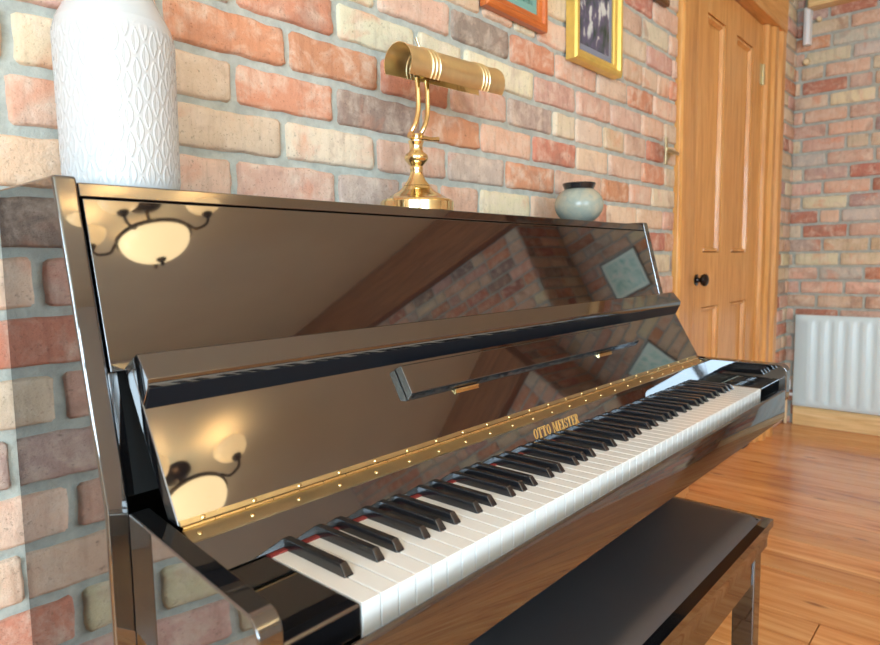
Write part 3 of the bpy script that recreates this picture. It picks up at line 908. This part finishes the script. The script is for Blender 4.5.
# ------------------------------------------------------------------ things on the lid
LZ = 1.070
def vase():
    na, nz = 448, 300; R = 0.0815; V = []; F = []
    prof = [(0.0, 0.0765), (0.004, 0.0795), (0.012, 0.0803), (0.182, 0.0822), (0.193, 0.0818), (0.203, 0.079), (0.214, 0.0725), (0.234, 0.0600), (0.256, 0.048), (0.285, 0.039), (0.31, 0.0355), (0.335, 0.0350), (0.352, 0.0375), (0.358, 0.0405), (0.361, 0.0395), (0.360, 0.036)]
    hs = [p[0] for p in prof]; rs = [p[1] for p in prof]
    zz = np.concatenate([np.linspace(0, 0.210, 240), np.linspace(0.212, 0.361, nz-240)])
    th = np.linspace(0, 2*np.pi, na, endpoint=False)
    T, Z = np.meshgrid(th, zz); r = np.interp(Z, hs, rs)
    N, Pz = 19, 0.0345
    def lens(T, Z, ph):
        u = (T*N/(2*np.pi)+ph) % 1.0-0.5; w = ((Z+ph*Pz) / Pz) % 1.0-0.5
        hw = 0.20*np.clip(np.cos(np.pi*w/0.86), 0, 1)
        inside = np.clip(1-np.abs(u)/np.maximum(hw, 1e-3), 0, 1)*(hw > 0.012)
        rim = np.exp(-((np.abs(u)-hw)/0.030)**2)*(np.abs(w) < 0.43)
        groove = np.exp(-(u/0.022)**2)*(hw > 0.03)
        return rim*0.8+np.minimum(inside*2, 0.55)*0.6-groove*0.45
    d = lens(T, Z, 0.0)+lens(T, Z, 0.5)
    u = (T*N*2/(2*np.pi)) % 1.0-0.5
    wav = np.exp(-((((T*N/(2*np.pi)+0.25+0.07*np.sin(2*np.pi*Z/Pz)) % 0.5)-0.0)/0.03)**2)*0
    fade = np.clip((Z-0.004)/0.01, 0, 1)*np.clip((0.196-Z)/0.008, 0, 1)
    r = r*0.835+d*fade*0.0012
    X = r*np.cos(T); Y = r*np.sin(T)
    V = np.stack([X, Y, Z], -1).reshape(-1, 3); nzz = len(zz)
    for k in range(nzz-1):
        for i in range(na):
            j = (i+1) % na; F.append((k*na+i, k*na+j, (k+1)*na+j, (k+1)*na+i))
    F.append(tuple(range(na-1, -1, -1))); 
    b = len(V); inner = []
    me = bpy.data.meshes.new('ceramic_vase'); me.from_pydata(V.tolist(), [], F); me.update()
    m = mat('white_glazed_ceramic', lin(188, 191, 191), 0.16, ior=1.5)
    o = link('ceramic_vase', me, m, None, ang=60)
    o.location = (-0.006, 0.432, LZ+0.0006)
    tag(o, 'tall white ceramic vase with embossed leaf pattern on left end of piano', 'vase')
vase()

def pot():
    t = thing('ceramic_pot', 'small round pale blue grey pot with a black rim on the piano', 'pot', (1.144, 0.430, LZ+0.0006))
    m = mat('pale_glaze', lin(176, 188, 182), 0.22, ior=1.5); n = NT(m); v = n.coords()
    c = n.ramp(n.noise(v, 16, 4), [(0.3, lin(178, 170, 148)), (0.5, lin(146, 156, 146)), (0.7, lin(172, 174, 158))])
    n.l(c, n.b.inputs['Base Color'])
    bm = bmesh.new(); pr = []
    for i in range(25):
        a = -math.pi/2+0.32+ (math.pi-0.32-0.62)*i/24
        pr.append((0.0625*math.cos(a), 0.046+0.0500*math.sin(a)))
    pr.insert(0, (0.019, 0.0)); pr[0] = (pr[1][0]-0.002, pr[1][1]-0.0005)
    z0 = pr[0][1]; pr = [(r, z-z0) for r, z in pr]
    ztop = pr[-1][1]
    lathe(bm, pr, 64); ob('pot_body', bm, m, t, ang=70)
    bm = bmesh.new(); lathe(bm, [(0.034, ztop-0.004), (0.0375, ztop+0.001), (0.0395, ztop+0.006), (0.0425, ztop+0.013), (0.0415, ztop+0.0155), (0.036, ztop+0.0145), (0.033, ztop+0.004)], 48)
    ob('rim', bm, mat('black_glaze', lin(28, 30, 34), 0.15, ior=1.6), t, label='black glazed rim')
pot()

def piano_lamp():
    t = thing('piano_lamp', 'polished brass piano lamp with a half cylinder shade standing on the piano', 'lamp', (0.532, 0.428, LZ+0.0006))
    bm = bmesh.new()
    lathe(bm, [(0.066, 0.0), (0.0695, 0.002), (0.0695, 0.020), (0.067, 0.0235), (0.060, 0.026), (0.056, 0.0275), (0.050, 0.032), (0.036, 0.040), (0.028, 0.047), (0.026, 0.050)], 72)
    ob('base', bm, BRASS, t, bevel=0.0012, seg=2)
    bm = bmesh.new()
    lathe(bm, [(0.0255, 0.0505), (0.024, 0.053), (0.018, 0.060), (0.013, 0.070), (0.0115, 0.078), (0.0125, 0.081), (0.0125, 0.084), (0.0115, 0.087), (0.016, 0.092), (0.0215, 0.098), (0.0225, 0.103), (0.021, 0.108), (0.014, 0.113), (0.0125, 0.117), (0.0125, 0.128), (0.0145, 0.131), (0.0145, 0.134), (0.009, 0.136)], 48)
    ob('stem', bm, BRASS, t, ang=60)
    # pivot
    bm = bmesh.new(); tube(bm, [(-0.015, 0, 0.1425), (0.038, 0, 0.1425)], 0.0040, 12)
    lathe(bm, [(0.0065, -0.0165), (0.0075, -0.012), (0.0065, -0.0075)], 16, (0, 0, 0.1425), 'X')
    lathe(bm, [(0.0065, 0.0075), (0.0075, 0.012), (0.0065, 0.0165)], 16, (0, 0, 0.1425), 'X')
    lathe(bm, [(0.0085, 0.1362), (0.0095, 0.139), (0.0085, 0.146)], 16)
    ob('pivot', bm, BRASS, t)
    bm = bmesh.new(); tube(bm, [(0.0385, 0, 0.1425), (0.0405, 0, 0.1425), (0.062, 0, 0.145)], [0.0032, 0.0032, 0.0045], 12)
    ob('pivot_screw', bm, BRASS, t)
    for sx in (-0.012, 0.014):
        bm = bmesh.new(); tube(bm, curve_pts([(sx, 0, 0.150), (sx+0.006, -0.004, 0.163), (sx+0.016, -0.002, 0.185), (sx+0.020, 0.0, 0.208), (sx+0.021, 0.002, 0.238), (sx+0.022, 0.003, 0.250)], 24), 0.0048, 14)
        ob('arm', bm, BRASS, t)
    # shade: open half cylinder
    A = Vector((-0.048, -0.004, 0.2650)); B = Vector((0.230, -0.004, 0.2760)); ax = (B-A).normalized()
    fr = Vector((0, -1, 0)); upv = ax.cross(Vector((0, 1, 0))).normalized(); upv = upv if upv.z > 0 else -upv
    L = (B-A).length; Rr = 0.0350
    stations = [0.0, 0.004, L*0.22-0.014]
    rib = []
    for c in (0.24, 0.78):
        for k in (-1, 0, 1): rib.append(L*c+k*0.010)
    S = sorted(set([0.0, 0.002, 0.004, L-0.004, L-0.002, L] + [r_+o for r_ in rib for o in (-0.0028, -0.0014, 0, 0.0014, 0.0028)] + [L*i/20 for i in range(1, 20)]))
    def rad(s):
        r = Rr
        for q_ in rib:
            r += 0.0020*math.exp(-((s-q_)/0.0011)**2)
        if s < 0.005 or s > L-0.005: r += 0.0010
        return r
    bm = bmesh.new(); N = 28; a0, a1 = math.radians(-42), math.radians(203); g = []
    for s in S:
        row = []
        for sh in (0, 1):
            rr = [];
            for i in range(N+1):
                a = a0+(a1-a0)*i/N; R_ = rad(s)-sh*0.0012
                p = A+ax*s+fr*(math.cos(a)*R_)+upv*(math.sin(a)*R_)
                rr.append(bm.verts.new(p))
            row.append(rr)
        g.append(row)
    for k in range(len(S)-1):
        for i in range(N):
            bm.faces.new((g[k][0][i], g[k+1][0][i], g[k+1][0][i+1], g[k][0][i+1]))
            bm.faces.new((g[k][1][i], g[k][1][i+1], g[k+1][1][i+1], g[k+1][1][i]))
        for e in (0, N): bm.faces.new((g[k][0][e], g[k+1][0][e], g[k+1][1][e], g[k][1][e]))
    for k in (0, len(S)-1):
        for i in range(N): bm.faces.new((g[k][0][i], g[k][0][i+1], g[k][1][i+1], g[k][1][i]))
    bmesh.ops.recalc_face_normals(bm, faces=bm.faces)
    ob('lamp_shade', bm, BRASSSHADE, t, ang=40)
    c1 = A+ax*(L*0.16); c2 = A+ax*(L*0.40)
    bm = bmesh.new(); tube(bm, [c1+Vector((0, 0, 0.004)), c1+Vector((0.03, 0, 0.006))], 0.011, 16); tube(bm, [c1+Vector((0.02, 0, -0.012)), c2+Vector((0, 0, -0.012))], 0.006, 12)
    ob('bulb_holder', bm, BRASSINNER, t)
    bm = bmesh.new(); tube(bm, [c1+Vector((0.031, 0, 0.006)), c1+Vector((0.15, 0, 0.014))], 0.010, 16)
    ob('tubular_bulb', bm, mat('bulb_glass', lin(230, 225, 210), 0.2), t)
    bm = bmesh.new(); p = A+ax*(L*0.27)+upv*(Rr*0.93)+fr*(-0.010); tube(bm, [p, p+Vector((-0.010, 0.004, 0.026))], 0.0028, 10)
    ob('switch', bm, BRASSDULL, t)
piano_lamp()

# ------------------------------------------------------------------ chandelier (seen mirrored in the piano)
def chandelier():
    c = (1.055, -1.70, 0)
    t = thing('ceiling_light', 'lit bronze ceiling light with glass bowls, seen mirrored in the piano', 'ceiling light', (c[0], c[1], ZC))
    bm = bmesh.new(); lathe(bm, [(0.075, -0.001), (0.075, -0.012), (0.060, -0.022), (0.030, -0.032), (0.012, -0.036)], 40); ob('ceiling_rose', bm, BRONZE, t)
    bm = bmesh.new(); tube(bm, [(0, 0, -0.0365), (0, 0, -0.205)], 0.009, 12)
    lathe(bm, [(0.012, -0.10), (0.026, -0.115), (0.026, -0.135), (0.012, -0.15)], 24); ob('stem', bm, BRONZE, t)
    GL = mat('alabaster_glass_lit', lin(250, 220, 165), 0.3, emis=lin(255, 226, 172), estr=3.0)
    GL2 = mat('side_bowl_glass_lit', lin(250, 220, 165), 0.3, emis=lin(255, 216, 156), estr=1.9)
    bulb = mat('bulb_hot', (1, 1, 1), 0.3, emis=lin(255, 236, 200), estr=40)
    def bowl(name, R, D, z, x, y, m):
        bm = bmesh.new(); pr = []
        for i in range(13):
            a = math.pi/2*i/12; pr.append((max(R*math.sin(a), 0.004), -D*math.cos(a)))
        ins = [(r-0.004 if r > 0.006 else 0.003, h+0.004) for r, h in pr][::-1]
        lathe(bm, [(r, h) for r, h in pr]+[(R+0.004, 0.004)]+ins, 40, (x, y, z)); return ob(name, bm, m, t, ang=60)
    bowl('glass_bowl', 0.158, 0.108, -0.195, 0, 0, GL)
    bm = bmesh.new(); lathe(bm, [(0.004, -0.340), (0.010, -0.332), (0.007, -0.324), (0.020, -0.314), (0.024, -0.306), (0.012, -0.3035)], 20); ob('finial', bm, BRONZE, t)
    bm = bmesh.new(); lathe(bm, [(0.163, -0.198), (0.170, -0.195), (0.170, -0.183), (0.163, -0.180)], 48); ob('bowl_ring', bm, BRONZE, t)
    for ang in (48, 138, 205, 290):
        a = math.radians(ang); dx, dy = math.cos(a), math.sin(a)
        bm = bmesh.new()
        tube(bm, curve_pts([(0.170*dx, 0.170*dy, -0.188), (0.20*dx, 0.20*dy, -0.225), (0.255*dx, 0.255*dy, -0.222), (0.275*dx, 0.275*dy, -0.195)], 18), 0.0065, 10)
        ob('arm', bm, BRONZE, t)
        bm = bmesh.new(); lathe(bm, [(0.008, -0.195), (0.022, -0.182), (0.026, -0.172), (0.020, -0.1685)], 20, (0.275*dx, 0.275*dy, 0)); ob('bulb_cup', bm, BRONZE, t)
        bowl('small_glass_bowl', 0.082, 0.056, -0.108, 0.275*dx, 0.275*dy, GL2)
        bm = bmesh.new(); lathe(bm, [(0.004, -0.145), (0.018, -0.132), (0.022, -0.112), (0.016, -0.095), (0.004, -0.087)], 16, (0.275*dx, 0.275*dy, 0)); ob('bulb', bm, bulb, t)
    bm = bmesh.new(); lathe(bm, [(0.004, -0.228), (0.025, -0.215), (0.032, -0.19), (0.020, -0.17), (0.0095, -0.165)], 16, (0.0, 0.03, 0.005)); ob('bulb', bm, bulb, t)
chandelier()
